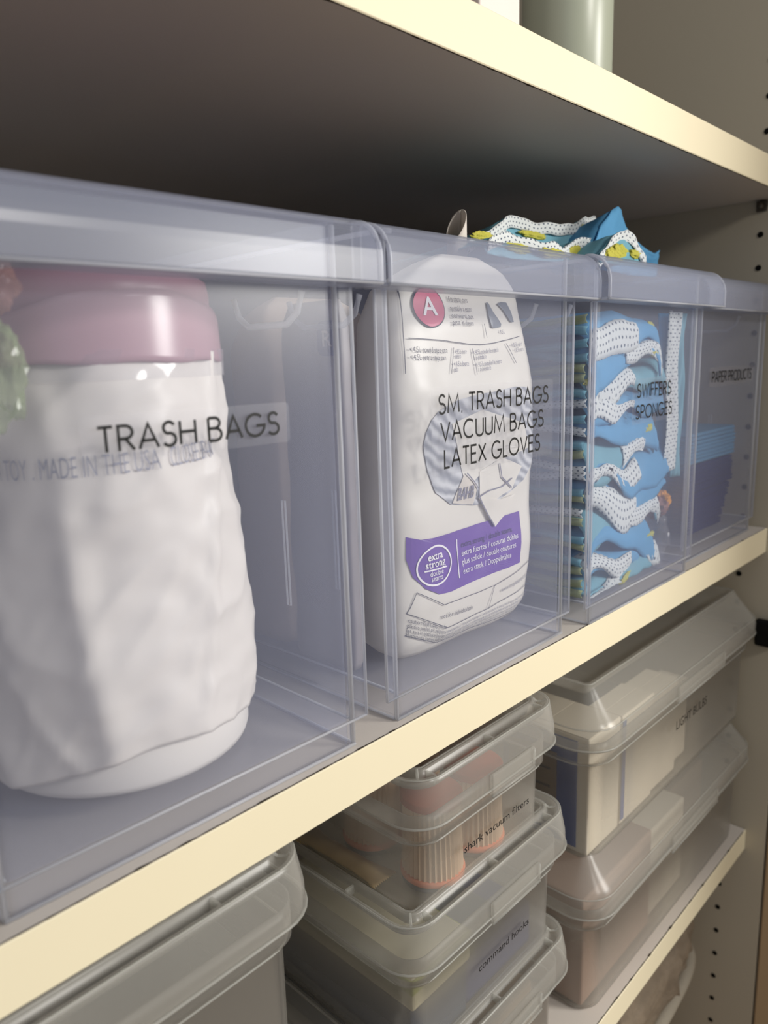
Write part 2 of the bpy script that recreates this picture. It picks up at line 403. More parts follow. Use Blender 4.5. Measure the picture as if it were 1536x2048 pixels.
# ================================================================== TALL CLEAR BINS
FB = .0825; FW = .0905; RO = .016; RW = .0958; ZF = .014; ZR = .2195; ZT = .2465
def bin_(cx, yo, depth, label):
    y0 = .006+yo; hy = depth/2; cy = y0+hy
    b = thing('storage_bin', (cx, y0, 0), label, 'storage bin', 'tall clear bins on the shelf')
    # body: foot, floor and walls in one moulding
    outer = [rring(cx, cy, z, FB+o, hy+o, .005+o, 4) for z, o in ((0.0004, -.001), (.002, 0), (ZF, 0), (ZT-.0030, 0), (ZT-.0012, .0022), (ZT-.0002, .0026))]
    G().loft(outer).to('body', M['pp'], b, smooth=False, thick=.0016, offset=-1)
    G().loft([rring(cx, cy, ZF+.001, FB-.002, hy-.002, .003, 4)], True).to('bin_floor', M['pp'], b, thick=.0014, offset=1)
    # front plate, wider than the body
    G().box(cx-FW, cx-FB-.0002, y0-.0014, y0+.0004, ZF, ZR).to('front_flange', M['pp'], b)
    G().box(cx+FB+.0002, cx+FW, y0-.0014, y0+.0004, ZF, ZR).to('front_flange', M['pp'], b)
    # rolled rim all round
    prof = [(.0, ZR), (RO-.001, ZR), (RO, ZR+.001), (RO, .2300)]
    prof += [(.0010+(RO-.0010)*math.cos(a), .2300+.0165*math.sin(a)) for a in [PI/2*k/8 for k in range(1, 9)]]
    prof += [(-.0010, ZT)]
    G().grid(lambda u, v: (cx-RW+2*RW*u, y0-prof[round(v*(len(prof)-1))][0], prof[round(v*(len(prof)-1))][1]), 2, len(prof)-1).to('rim', M['pp_rim'], b, smooth=False, thick=.0015, offset=0)
    # webs that close the ends of the rim
    for sx in (-1, 1):
        x = cx+sx*(RW-.0006); P = [(y0-o+.0004, z) for o, z in prof]+[(y0+.002, ZT)]+[(y0+.002, ZR)]
        n = len(P); V = [(x-.0007, y, z) for y, z in P]+[(x+.0007, y, z) for y, z in P]
        w = G().add(V, [tuple(range(n)), tuple(range(2*n-1, n-1, -1))]+[(i, (i+1) % n, n+(i+1) % n, n+i) for i in range(n)]).to('end_web', M['pp'], b)
        G().tube([(x, y0-o+.0004, z) for o, z in prof], .0011).to('web_edge', M['pp_edge_glow'], w, smooth=True)
    # thick moulded edges, whiter plastic imitating light gathered inside them
    e = G()
    for sx in (-1, 1):
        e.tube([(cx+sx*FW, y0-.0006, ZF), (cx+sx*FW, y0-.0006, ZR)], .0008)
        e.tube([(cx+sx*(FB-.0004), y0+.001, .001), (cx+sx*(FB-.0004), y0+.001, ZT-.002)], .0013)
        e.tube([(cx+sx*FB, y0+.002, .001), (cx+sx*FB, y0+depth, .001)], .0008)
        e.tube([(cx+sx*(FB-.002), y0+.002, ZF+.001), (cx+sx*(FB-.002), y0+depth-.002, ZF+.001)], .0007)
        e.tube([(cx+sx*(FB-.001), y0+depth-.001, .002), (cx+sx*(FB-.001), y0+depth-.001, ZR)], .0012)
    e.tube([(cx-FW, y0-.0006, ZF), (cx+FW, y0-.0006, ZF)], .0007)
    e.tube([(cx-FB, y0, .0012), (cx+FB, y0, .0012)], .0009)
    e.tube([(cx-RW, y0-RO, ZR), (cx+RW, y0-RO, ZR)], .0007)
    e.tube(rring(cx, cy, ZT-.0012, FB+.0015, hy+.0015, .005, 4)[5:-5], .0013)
    e.to('edge_bead', M['pp_edge_glow'], b, smooth=True)
    # hand-hold lip on each side and the moulded slot below it
    for sx in (-1, 1):
        x = cx+sx*(FB-.0030)
        P = [(x, y0+.018, ZR-.001)]+[(x, y0+.026+.008*math.cos(a)-.008, ZR-.013-.006*math.sin(a)+.006) for a in (0, .8, 1.57)]
        P = [(x, y0+.020, ZR-.001), (x, y0+.024, ZR-.010), (x, y0+.032, ZR-.015), (x, y0+.062, ZR-.015), (x, y0+.070, ZR-.010), (x, y0+.074, ZR-.001)]
        G().tube(P, .0016, 8).to('hand_hold', M['pp_edge_glow'], b, smooth=True)
        y = y0+.044; x = cx+sx*(FB-.0020)
        G().tube([(x, y-.0013, .064), (x, y+.0013, .064), (x, y+.0013, .119), (x, y-.0013, .119)], .0005, 6, True).to('moulded_slot', M['pp_edge_glow'], b)
    return b, y0
def bin_label(b, y0, lines, wd, pad=.006):
    """clear film sticker with thin capitals on the bin's front"""
    xs0 = min(l[1] for l in lines)-pad; xs1 = max(l[2] for l in lines)+pad
    za = min(l[3] for l in lines)-.004; zb = max(l[3]+l[4] for l in lines)+.004
    y = y0-.0012
    f = G().loft([rring((xs0+xs1)/2, 0, 0, (xs1-xs0)/2, (zb-za)/2, .002, 3)], True)
    f.V = [(x, y, (za+zb)/2+q) for x, q, _ in f.V]
    st = f.to('label', M['sticker'], b)
    g = G()
    for s, x0, x1, z, h in lines:
        g.add(*flat(*stroke_text(s, x0, x1, z, h, wd), y-.0003))
    g.to('lettering', M['ink'], st)

B1, y1 = bin_(.1795, .001, .29, 'tall clear bin lettered TRASH BAGS holding the fat white roll')
bin_label(B1, y1, [('TRASH BAGS', .1472, .2253, .1580, .0088)], .00125)
B1.rotation_euler = (0, 0, -.022)
B2, y2 = bin_(.3766, 0, .29, 'tall clear bin holding the white liner pack with purple panel, three lines of lettering')
bin_label(B2, y2, [('SM. TRASH BAGS', .3306, .4362, .1583, .0096), ('VACUUM BAGS', .3320, .4310, .1440, .0096), ('LATEX GLOVES', .3346, .4272, .1296, .0096)], .00125)
B3, y3 = bin_(.5685, -.006, .29, 'tall clear bin crammed with blue and white dusters')
bin_label(B3, y3, [('SWIFFERS', .5458, .6030, .1545, .0093), ('SPONGES', .5448, .6060, .1392, .0093)], .00125)
B4, y4 = bin_(.7600, .006, .29, 'dim tall clear bin against the side panel holding navy and light blue napkins')
bin_label(B4, y4, [('PAPER PRODUCTS', .7180, .8180, .1577, .0090)], .00125)

# ------------------------------------------------------------------ contents of the first bin
FL = ZF+.0026
def roll_r(a, z):
    """radius of the wrapped roll: straight core, loose crumpled wrap"""
    r = interp([(.0, .0560), (.03, .0590), (.06, .0585), (.10, .0560), (.15, .0540), (.176, .0530), (.20, .0525)], z)
    x = r*math.cos(a); y = r*math.sin(a)
    c = nz(x, y, z*.5, 34, 1)*.0024 + nz(x, y, z, 85, 2)*.0010
    c += .0024*(1-abs(nz(x*1.2+z*.5, y*1.2-z*.3, z*.5, 26, 5)))**3 - .0014
    c += .0013*(1-abs(nz(x-z*.7, y+z*.4, z*.6, 38, 9)))**5
    return r + c*min(1, (z+.012)/.03)
RC = (.1790, .0735)
t = thing('trash_bag_roll', (RC[0], RC[1], FL), 'fat white plastic wrapped bag roll with dusty pink top', 'trash bags')
prof = [(.0, .0003), (.052, .0), (.0555, .001), (.0565, .004), (.0562, .030), (.052, .031), (0, .032)]
G().lathe((RC[0], RC[1], FL), prof, 64).to('roll', M['white_roll'], t, smooth=True)
def wrapf(u, v):
    a = 2*PI*u
    hem = .014+.006*math.sin(a+2.3)+.004*math.sin(3*a+1)
    z = hem+(.176-hem)*v; r = roll_r(a, z)+.0012
    if v < .12: r += .0022*(1-v/.12)*(1+math.sin(2*a+.5))*.6
    # a fold that lifts away towards the bottom of the wrap
    d = (a-(PI*1.25+.25*(1-v)))
    r += .0030*math.exp(-(d/.10)**2)*(1-v)**.8
    r += .0016*math.exp(-((a-(PI*1.53+.5*v))/.05)**2)
    return (RC[0]+r*math.cos(a), RC[1]+r*math.sin(a), FL+z)
wr_ = G().grid(wrapf, 150, 90, (.36, .16), True).to('wrap', M['white_wrap'], t, smooth=True, thick=.0006, offset=1)
g = G()   # grey dot-matrix print round the wrap
V2, F2 = font_text('IS NOT A TOY . MADE IN THE USA   CLOSE BAG', 0, 1, 0, .0078, -.012)
def wrap_pt(s, z, off):
    a = PI*1.03+s; r = roll_r(a, z)+.0030+off
    return (RC[0]+r*math.cos(a), RC[1]+r*math.sin(a), FL+z)
g.add([wrap_pt(x*1.95, .1300+z+.003*x, 0) for x, z in V2], F2); g.to('print', M['greyink'], wr_)
def bandf(u, v):
    a = 2*PI*u; z = .166+.011*v; r = roll_r(a, z)+.0028+.0003*math.sin(5*a)
    return (RC[0]+r*math.cos(a), RC[1]+r*math.sin(a), FL+z)
G().grid(bandf, 90, 4, (1, 1), True).to('film_band', M['film'], t, smooth=True)
prof = [(.0525, .172), (.0522, .200), (.0512, .2050), (.0480, .2070), (.03, .2076), (0, .2076)]
G().lathe((RC[0], RC[1], FL), prof, 64).to('pink_top', M['pink'], t, smooth=True, label='dusty pink plastic top of the roll')
fl = G().grid(lambda u, v: (RC[0]+(.0552+.0012*math.sin(PI*u)*(1-v))*math.cos(PI*(1.02+.93*u)), RC[1]+(.0552+.0012*math.sin(PI*u)*(1-v))*math.sin(PI*(1.02+.93*u)), FL+.172+(.003+.024*math.sin(PI*u)**.8)*v+.0004*math.sin(30*u+4*v)), 60, 10)
fl.to('inner_flap', M['pinkflap'], t, smooth=True, thick=.0005, label='arched pale pink flap')
# crumpled wrapper tucked in beside the roll
t = thing('crumpled_wrapper', (.125, .027, .150), 'crumpled shiny green and peach wrapper beside the pink roll top', 'wrapper')
def crump(cx, cy, cz, rx, ry, rz, seed, amp):
    def f(u, v):
        a = 2*PI*u; b = PI*(v-.5); d = Vector((math.cos(a)*math.cos(b), math.sin(a)*math.cos(b), math.sin(b)))
        k = 1+amp*nz(d.x, d.y, d.z, 2.2, seed)+amp*.6*abs(nz(d.x, d.y, d.z, 5, seed+3))
        return (cx+rx*d.x*k, cy+ry*d.y*k, cz+rz*d.z*k)
    return G().grid(f, 40, 24, (1, 1), True)
crump(.1240, .0265, .188, .0080, .010, .0165, 3, .45).to('wrapper_body', M['packet'], t)
crump(.1245, .0270, .2150, .0090, .010, .0090, 8, .3).to('wrapper_twist', M['packetpink'], t)

# ------------------------------------------------------------------ contents of the second bin
def pack_fn(z0, A, B, CX, CY, n, seed, amp, rot=0.0):
    def ring(z, ang):
        a = interp(A, z); b = interp(B, z); cx = interp(CX, z); cy = interp(CY, z)
        c, s = math.cos(ang), math.sin(ang)
        x = a*math.copysign(abs(c)**(2/n), c); y = b*math.copysign(abs(s)**(2/n), s)
        k = amp*(nz(x, y, z, 26, seed)*1.4+nz(x, y, z, 70, seed+2)*.5)
        x += k*c; y += k*s
        return (cx+x, cy+y, z)
    return ring
def front_y(x, z, A, B, CX, CY, n, seed, amp):
    a = interp(A, z); b = interp(B, z); cx = interp(CX, z); cy = interp(CY, z)
    q = max(-.995, min(.995, (x-cx)/a)); y = -b*(1-abs(q)**n)**(1/n)
    ang_c = math.copysign(abs(q)**(n/2), q); s = -math.sqrt(max(0, 1-ang_c*ang_c))
    k = amp*(nz(q*a, y, z, 26, seed)*1.4+nz(q*a, y, z, 70, seed+2)*.5)
    return cy+y+k*s
PA = [(.017, .0600), (.024, .0665), (.05, .0680), (.11, .0680), (.17, .0665), (.205, .0605), (.225, .0545), (.238, .037), (.246, .018)]
_fr = [(.017, .030), (.026, .024), (.05, .0215), (.12, .0210), (.17, .0220), (.205, .0250), (.225, .029), (.238, .036), (.246, .045)]
_bk = [(.017, .060), (.026, .066), (.05, .070), (.17, .068), (.205, .064), (.225, .058), (.246, .050)]
PB = [(z, (interp(_bk, z)-interp(_fr, z))/2) for z in (.017, .026, .05, .12, .17, .205, .225, .238, .246)]
PCX = [(.017, .3860), (.05, .3855), (.11, .3870), (.17, .3895), (.205, .3865), (.225, .3880), (.238, .3960), (.246, .4025)]
PCY = [(z, (interp(_bk, z)+interp(_fr, z))/2) for z in (.017, .026, .05, .12, .17, .205, .225, .238, .246)]
PACK = dict(A=PA, B=PB, CX=PCX, CY=PCY, n=5.5, seed=4, amp=.0018)
ring = pack_fn(0, PA, PB, PCX, PCY, 5.5, 4, .0018)
t = thing('bin_liner_pack', (.3865, .045, FL), 'white plastic liner pack with purple panel, magenta A badge and oval window', 'trash bags')
zs = [.0170+(.246-.017)*k/70 for k in range(71)]
pk = G().loft([[ring(z, 2*PI*i/96) for i in range(96)] for z in zs], True, True).to('pack_body', M['pack'], t, smooth=True)
def onp(x, z, off): return (x, front_y(x, z, **PACK)-off, z)
def art(name, V2, F2, mat, off, parent=pk, sub=0):
    return mesh(name, [onp(x, z, off) for x, z in V2], F2, mat, parent)
def fillpoly(P, n=14):
    """polygon as rings shrinking to its middle so it follows the bulge"""
    cx = sum(p[0] for p in P)/len(P); cz = sum(p[1] for p in P)/len(P); Q = []
    for i, p in enumerate(P):
        q = P[(i+1) % len(P)]; L = max(1, int(math.hypot(q[0]-p[0], q[1]-p[1])/.004))
        Q += [(p[0]+(q[0]-p[0])*k/L, p[1]+(q[1]-p[1])*k/L) for k in range(L)]
    m = len(Q); V = []; F = []
    for j in range(n):
        s = 1-j/n; V += [(cx+(x-cx)*s, cz+(z-cz)*s) for x, z in Q]
    V.append((cx, cz))
    for j in range(n-1): F += [(j*m+i, j*m+(i+1) % m, (j+1)*m+(i+1) % m, (j+1)*m+i) for i in range(m)]
    F += [((n-1)*m+i, (n-1)*m+(i+1) % m, n*m) for i in range(m)]
    return V, F
def line2(P, w):
    V = []; F = []; Q = []
    for a, b in zip(P, P[1:]):
        L = max(1, int(math.hypot(b[0]-a[0], b[1]-a[1])/.003)); Q += [(a[0]+(b[0]-a[0])*k/L, a[1]+(b[1]-a[1])*k/L) for k in range(L)]
    Q.append(P[-1])
    for i, p in enumerate(Q):
        a = Q[max(0, i-1)]; b = Q[min(len(Q)-1, i+1)]; d = math.hypot(b[0]-a[0], b[1]-a[1]) or 1
        nx, nzz = -(b[1]-a[1])/d, (b[0]-a[0])/d
        V += [(p[0]+nx*w/2, p[1]+nzz*w/2), (p[0]-nx*w/2, p[1]-nzz*w/2)]
    F = [(2*i, 2*i+2, 2*i+3, 2*i+1) for i in range(len(Q)-1)]
    return V, F
def ell(cx, cz, rx, rz, n=44, a0=0): return [(cx+rx*math.cos(a0+2*PI*k/n), cz+rz*math.sin(a0+2*PI*k/n)) for k in range(n)]
O1, O2, O3 = .0007, .0011, .0015
# badge
art('badge', *fillpoly(ell(.3508, .2140, .0122, .0112), 8), M['print'], O1)
art('badge_face', *fillpoly(ell(.3508, .2140, .0113, .0104), 8), M['magenta'], O2)
art('badge_letter', *font_text('A', .3452, .3564, .2097, .0096, .012), M['white_ink'], O3)
# window with the folded grey liners behind it
PW = [(.3384, .1400), (.3400, .1470), (.3440, .1535), (.3500, .1578), (.3678, .1628), (.3860, .1650), (.4050, .1662), (.4250, .1680), (.4380, .1672), (.4450, .1630), (.4495, .1540), (.4505, .1400), (.4490, .1270), (.4450, .1160), (.4350, .1085), (.4231, .1042), (.4071, .0992), (.3830, .1000), (.3590, .1044), (.3462, .1130), (.3398, .1260)]
art('window', *fillpoly(PW, 16), M['liners'], O1)
for k, P in enumerate([[(.362, .1500), (.392, .1560), (.432, .1450), (.440, .1290), (.400, .1240), (.372, .1110), (.366, .1330)], [(.3600, .1050), (.3700, .1200), (.3838, .1130), (.3800, .1010)], [(.3860, .1200), (.4080, .1260), (.4300, .1180), (.4200, .1050), (.4000, .1000), (.3860, .1020)]]):
    art('folded_film', *fillpoly(P, 6), M['pack'] if k != 1 else M['paper'], O2+.0002*k)
art('film_tear', *fillpoly([(.3838, .1050), (.3930, .0960), (.3985, .0880), (.4019, .0835), (.4070, .0862), (.4123, .0890), (.4231, .1012), (.4080, .1000)], 6), M['pack'], O3+.0006)
for P in ([(.3838, .1100), (.3850, .1050), (.3925, .0955), (.4012, .0842)], [(.3838, .1046), (.3950, .1075), (.4080, .1080), (.4180, .1120)], [(.3720, .1210), (.3790, .1150), (.3835, .1100)], [(.4040, .1230), (.4070, .1140), (.4180, .1060)]):
    art('film_crease', *line2(P, .0009), M['print_soft'], O3+.0008)
art('window_print', *font_text('BAHB', .3640, .3790, .1060, .0070, .02, .3), M['print_soft'], O3+.0003)
# purple panel
art('purple_panel', *fillpoly([(.3240, .0914), (.3330, .0885), (.3454, .0876), (.3662, .0877), (.3951, .0880), (.4100, .0882), (.4305, .0885), (.4318, .0764), (.4303, .0544), (.4100, .0545), (.3897, .0543), (.3578, .0530), (.3459, .0544), (.3350, .0600), (.3275, .0680), (.3240, .0785)], 16), M['purple'], O1)
RG = ell(.3442, .0716, .0142, .0112)
art('seal_ring', *line2(RG+[RG[0]], .0011), M['white_ink'], O2)
for s, x0, x1, z, c in (('extra', .3378, .3508, .0752, .0042), ('strong', .3360, .3525, .0709, .0042), ('double', .3390, .3502, .0660, .0030), ('seams', .3397, .3494, .0630, .0030)):
    art('seal_lettering', *font_text(s, x0, x1, z, c, .012 if c > .004 else 0), M['white_ink'], O2)
art('seal_rule', *line2([(.3350, .0697), (.3540, .0692)], .0008), M['white_ink'], O2)
art('panel_rule', *line2([(.3650, .0826), (.3651, .0594)], .0007), M['white_ink'], O2)
for s, x1, z, mk in (('extra strong / double seams', .4213, .0768, 'purple_dark'), ('extra fuertes / costuras dobles', .4272, .0716, 'white_ink'), ('plus solide / double coutures', .4240, .0663, 'white_ink'), ('extra stark / Doppelnähte', .4182, .0608, 'white_ink')):
    art('panel_lettering', *font_text(s, .3694, x1, z, .0035, -.004), M[mk], O2)
# printed rules and small text
for P in ([(.3333, .2233), (.3304, .2047), (.3288, .1792)], [(.3327, .1976), (.3570, .1963), (.3800, .1940), (.3913, .1937), (.4050, .1945), (.4340, .1984)], [(.3669, .1922), (.3635, .1780)], [(.3827, .1916), (.3864, .1767)], [(.4168, .1941), (.4280, .1822)], [(.3954, .2054), (.3969, .1975)],
          [(.3228, .0478), (.3290, .0590), (.3501, .0468), (.4016, .0458), (.4480, .0531)], [(.3228, .0478), (.3557, .0309), (.3963, .0317), (.4480, .0364)], [(.4016, .0458), (.3968, .0315)], [(.3228, .0345), (.3494, .0225), (.4000, .0208), (.4480, .0190)]):
    art('printed_rule', *line2(P, .00042), M['print'], O2)
def tilt(V2F, k, x0): return [(x, z+(x-x0)*k) for x, z in V2F[0]], V2F[1]
for s, x0, x1, z, c, k, mk in (
    ('fits these cans', .3668, .3835, .2174, .0030, -.02, 'print'), ('ajustable a estos', .3668, .3860, .2124, .0030, -.02, 'print'), ('convient aux', .3668, .3865, .2084, .0030, -.02, 'print'), ('passt in diesen', .3668, .3850, .2046, .0030, -.02, 'print'),
    ('• 4.5L round step can', .3325, .3611, .1902, .0031, -.03, 'print'), ('• 4.5L retro step can', .3323, .3596, .1862, .0031, -.03, 'print'),
    ('• 4.5L bote', .3680, .3780, .1888, .0026, 0, 'print_soft'), ('retro', .3680, .3730, .1862, .0026, 0, 'print_soft'), ('• 4.5L bote', .3660, .3790, .1820, .0026, 0, 'print_soft'), ('pedal', .3662, .3700, .1790, .0026, 0, 'print_soft'),
    ('• 4.5L poubelle ronde', .3836, .4090, .1880, .0026, .05, 'print_soft'), ('à pédale', .3855, .3960, .1852, .0026, .05, 'print_soft'), ('• 4.5L poubelle rétro', .3856, .4120, .1812, .0026, .05, 'print_soft'), ('à pédale', .3890, .4000, .1786, .0026, .05, 'print_soft'),
    ('• 4.5L rund', .4225, .4360, .1918, .0026, .06, 'print_soft'), ('• 4.5L retro', .4260, .4380, .1888, .0026, .06, 'print_soft'), ('4.5L', .4110, .4165, .2000, .0022, 0, 'print_soft'),
    ('not for individual sale', .3491, .3795, .0382, .0030, -.07, 'print'), ('www.simplehuman.com', .4095, .4440, .0391, .0030, .08, 'print_soft')):
    art('small_print', *tilt(font_text(s, x0, x1, z, c, -.004), k, x0), M[mk], O2)
for s, x0, z in (('caution: Plastic bags can be', .3240, .0425), ('plástico pueden ser peligrosas', .3236, .0395), ('les sacs en plastique peuvent', .3234, .0366), ('Plastikbeutel können gefährlich', .3234, .0338)):
    art('small_print', *tilt(font_text(s, x0, .3545, z, .0026, -.004), -.40, x0), M['print'], O2)
for s, z in (('dangerous. To avoid danger of suffocation, keep this bag away from babies', .0275), ('para evitar asfixia, mantenga esta bolsa lejos de los bebés y los niños', .0252), ('pour éviter le risque de suffocation, gardez ce sac hors de portée', .0229), ('um Erstickungsgefahr zu vermeiden, von Kindern fernhalten', .0206)):
    art('small_print', *tilt(font_text(s, .3560, .4470, z, .0017, -.004), .02, .3560), M['print_soft'], O2)
# little cans printed on the pack
art('printed_can', *fillpoly([(.4020, .2180), (.4040, .2178), (.4065, .2120), (.4130, .2055), (.4120, .2036), (.4050, .2030), (.4026, .2034), (.4010, .2100)], 5), M['steel'], O2)
art('printed_can', *fillpoly([(.4125, .2172), (.4160, .2186), (.4225, .2184), (.4262, .2130), (.4278, .2068), (.4240, .2068), (.4180, .2130)], 5), M['steel'], O2)

# the other packs behind it
def side_pack(name, x0, x1, y0_, y1_, z1, seed, mat, label, pointed=False):
    hx = (x1-x0)/2; hy = (y1_-y0_)/2; cx = (x0+x1)/2; cy = (y0_+y1_)/2
    t = thing(name, (cx, cy, FL), label, 'trash bags')
    A = [(FL, hx*.93), (FL+.006, hx), (z1-.03, hx*.97), (z1-.008, hx*.8), (z1, hx*.5)]
    Bb = [(FL, hy*.93), (FL+.006, hy), (z1-.03, hy*.97), (z1-.01, hy*.55 if pointed else hy*.9), (z1, hy*.1 if pointed else hy*.75)]
    fn = pack_fn(0, A, Bb, [(0, cx)], [(0, cy)], 5, seed, .0012)
    b = G().loft([[fn(FL+(z1-FL)*k/40, 2*PI*i/64) for i in range(64)] for k in range(41)], True, True).to('pack_body', mat, t, smooth=True)
    return t, b
t, b = side_pack('bin_liner_pack', .2975, .3075, .041, .092, .218, 21, M['packgrey'], 'beige liner pack with blue R badge, behind the pack with purple panel')
XP = .2962
g = G().loft([rring(0, 0, 0, .0100, .0135, .006, 6)], True); g.V = [(XP+.0008, .0505+x*.8, .1985+y*.66) for x, y, _ in g.V]
bd = g.to('badge', M['navyprint'], b)
V2, F2 = font_text('R', -.0045, .0045, -.006, .0120, .01); mesh('badge_letter', [(XP+.0003, .0505-x*.8, .1985+z*.66) for x, z in V2], F2, M['boxwhite'], bd)
side_pack('bin_liner_pack', .2985, .3985, .100, .150, .2255, 33, M['boxpink'], 'peaked beige pack standing farthest back behind the liner packs', True)
# rolled sheet of paper poking out behind
t = thing('paper_roll', (.428, .100, .17), 'loosely rolled white paper poking up behind the liner pack', 'paper')
def pr_(u, v):
    a = 2*PI*u*1.15; r = .0062+.0012*u
    cx = .4330+.040*(1-v); cz = .2760-.050*(1-v)
    return (cx+r*math.cos(a)*.8, .072+.030*(1-v)+r*math.sin(a), cz+r*math.cos(a)*.6-.006*v*(1-math.cos(a)))
G().grid(pr_, 30, 8).to('sheet', M['paper'], t, smooth=True, thick=.0005)

# ------------------------------------------------------------------ contents of the third bin: dusters
def duster(k, z0, thk, x0, x1, yf, yb, seed, label, strip_rng, mat):
    r = random.Random(seed); ph = [r.uniform(0, 6.28) for _ in range(6)]
    t = thing('duster_refill', ((x0+x1)/2, (yf+yb)/2, z0), label, 'duster', 'duster refills stacked in the bin')
    tl = r.uniform(-.11, .11)
    def top(x): return z0+thk*.75+tl*(x-x0-.055)*.6+.0034*math.sin(52*(x-x0)+ph[0])+.0012*math.sin(130*(x-x0)+ph[1])
    def drop(x): return .022+.009*math.sin(42*(x-x0)+ph[2])+.003*math.sin(105*(x-x0)+ph[3])
    def cloth(off, xa, xb, ya, sc, hem):
        """sheet lying on the stack whose front and side edges hang down"""
        def f(u, v):
            x = xa+(xb-xa)*u; s = v  # v 0 at the back, 1 at the hem
            if s < .55:
                y = ya+(yf+.006-ya)*(s/.55); z = top(x)-.0016*math.cos(3*s)
            else:
                q = (s-.55)/.45; y = yf+.006-.0095*math.sin(q*PI*.62); z = top(x)-drop(x)*sc*q**1.4
                y += .0014*math.sin(70*(x-xa)+ph[4])*q
            e = .0105   # droop over the side edges
            dl = (x-x0)/e; dr_ = (x1-x)/e
            for d, sg in ((dl, 1), (dr_, -1)):
                if d < 1:
                    z -= .0085*(1-d)**2*(1 if s < .9 else .4); x += sg*(e*.40)*(1-d)
            y += off*-.9; z += off*.4+hem*0
            x += -off*.3 if dl < 1 else (off*1.1 if dr_ < 1 else 0)
            return (x, max(.0030, y+.0008*nz(x, z, s, 120, seed)), max(FL+.0016-off*.3, z+.0007*nz(x, y, s, 160, seed)))
        return f
    G().grid(cloth(0, x0, x1, yb, 1, 0), 46, 22, (x1-x0, .15)).to('cloth', mat, t, smooth=True, thick=.0011, offset=-1)
    # punched white strip along the front
    for a, b_, sc in strip_rng:
        xa = x0+(x1-x0)*a; xb = x0+(x1-x0)*b_
        h0 = cloth(.0026, x0, x1, yb, 1, 0); k1 = r.uniform(-.32, .32); mid = r.uniform(.66, .80)
        def sf(u, v, xa=xa, xb=xb, h0=h0, k1=k1, mid=mid, sc=sc):
            uu = (xa+(xb-xa)*u-x0)/(x1-x0); s = mid+k1*(u-.5)+.26*sc*v+.025*math.sin(7*u+ph[5])
            return h0(uu, max(.2, min(1.06, s)))
        G().grid(sf, 30, 6, (xb-xa, .011*sc)).to('punched_strip', M['dots'], t, smooth=True, thick=.0005, offset=1)
    # tuft of yellow fibres
    for q in range(r.choice((0, 1, 1))):
        u = r.uniform(.08, .92); p = cloth(.0, x0, x1, yb, 1, 0)(u, r.uniform(.70, .95)); L = r.uniform(.008, .013); sl = r.uniform(-.5, .5)
        def yf_(a, b, p=p, L=L, sl=sl, q=q):
            an = 2*PI*a; bb = PI*(b-.5); d = (math.cos(an)*math.cos(bb), math.sin(an)*math.cos(bb), math.sin(bb))
            w = 1+.5*nz(*d, 3, seed+q)
            return (p[0]+L*.8*d[2]*w, p[1]+.0002+.0014*d[1]*w, p[2]+.0030*d[0]*w+sl*L*d[2]*.7)
        G().grid(yf_, 18, 14, (1, 1), True).to('yellow_fibres', M['yellow'], t, smooth=True)
    # folds showing on the side of the stack
    for j in range(2):
        zz = z0+thk*(.25+.4*j); mt = (M['straw'], M['teal'], M['dots'])[r.choice((0, 1, 1, 2))]
        def side(u, v, zz=zz, j=j):
            y = yf-.001+(yb-yf-.004)*u
            return (x0+.0022-.0026*math.sin(PI*v)-.0006*j, y, zz+.0055*(v-.5)+.0016*math.sin(70*y+ph[j])+.0005*math.sin(150*y+ph[j+2]))
        G().grid(side, 40, 5, (yb-yf, .008)).to('folded_edge', mt, t, smooth=True, thick=.0004)
    return t
X0, X1, YF, YB = .4885, .6035, .0092, .150
npad = 12; hh = (.2140-FL)/npad
place = ['at the very bottom of the stack', 'second from the bottom of the stack', 'third from the bottom of the stack', 'fourth from the bottom of the stack', 'fifth from the bottom of the stack', 'sixth from the bottom of the stack', 'sixth from the top of the stack', 'fifth from the top of the stack', 'fourth from the top of the stack', 'third from the top of the stack', 'second from the top of the stack', 'topmost in the stack inside the bin']
for k in range(npad):
    r = random.Random(100+k); a = r.choice((0, 0, .1, .45)); sr = [(a, min(1, a+r.uniform(.35, .6)), r.uniform(.9, 1.7))] if k % 5 != 2 else []
    if k % 4 == 1: sr.append((.7, 1, .9)) if a < .1 else sr.append((0, .25, .9))
    wx = .006*math.sin(k*1.7)
    duster(k, FL+k*hh, hh, X0, X1+wx+.012*(1 if k in (3, 4, 5, 9) else 0), YF+.001*math.sin(k*2.3), YB, 300+k, 'crumpled blue duster with punched white strip, '+place[k], sr, M['blue'] if k % 3 else M['teal'])
# one refill standing on edge beside the stack
t = thing('duster_refill', (.626, .007, .085), 'flat blue duster with long punched white border standing upright beside the stack', 'duster')
def up(x0, x1, y, z0, z1, amp, seed):
    return lambda u, v: (x0+(x1-x0)*u+.002*(1-v), y+amp*math.sin(6*u+9*v+seed)+amp*.6*math.sin(17*u-5*v), z0+(z1-z0)*v)
G().grid(up(.6290, .6435, .0065, .085, .2150, .0014, 1), 16, 40, (.014, .128)).to('cloth', M['teal'], t, smooth=True, thick=.0012)
G().grid(up(.6070, .6300, .0045, .092, .2155, .0009, 2), 16, 40, (.023, .1215)).to('punched_strip', M['dots'], t, smooth=True, thick=.0006)
G().grid(up(.6080, .6430, .0115, .085, .215, .0012, 4), 16, 40, (.014, .128)).to('backing', M['blue'], t, smooth=True, thick=.0012)
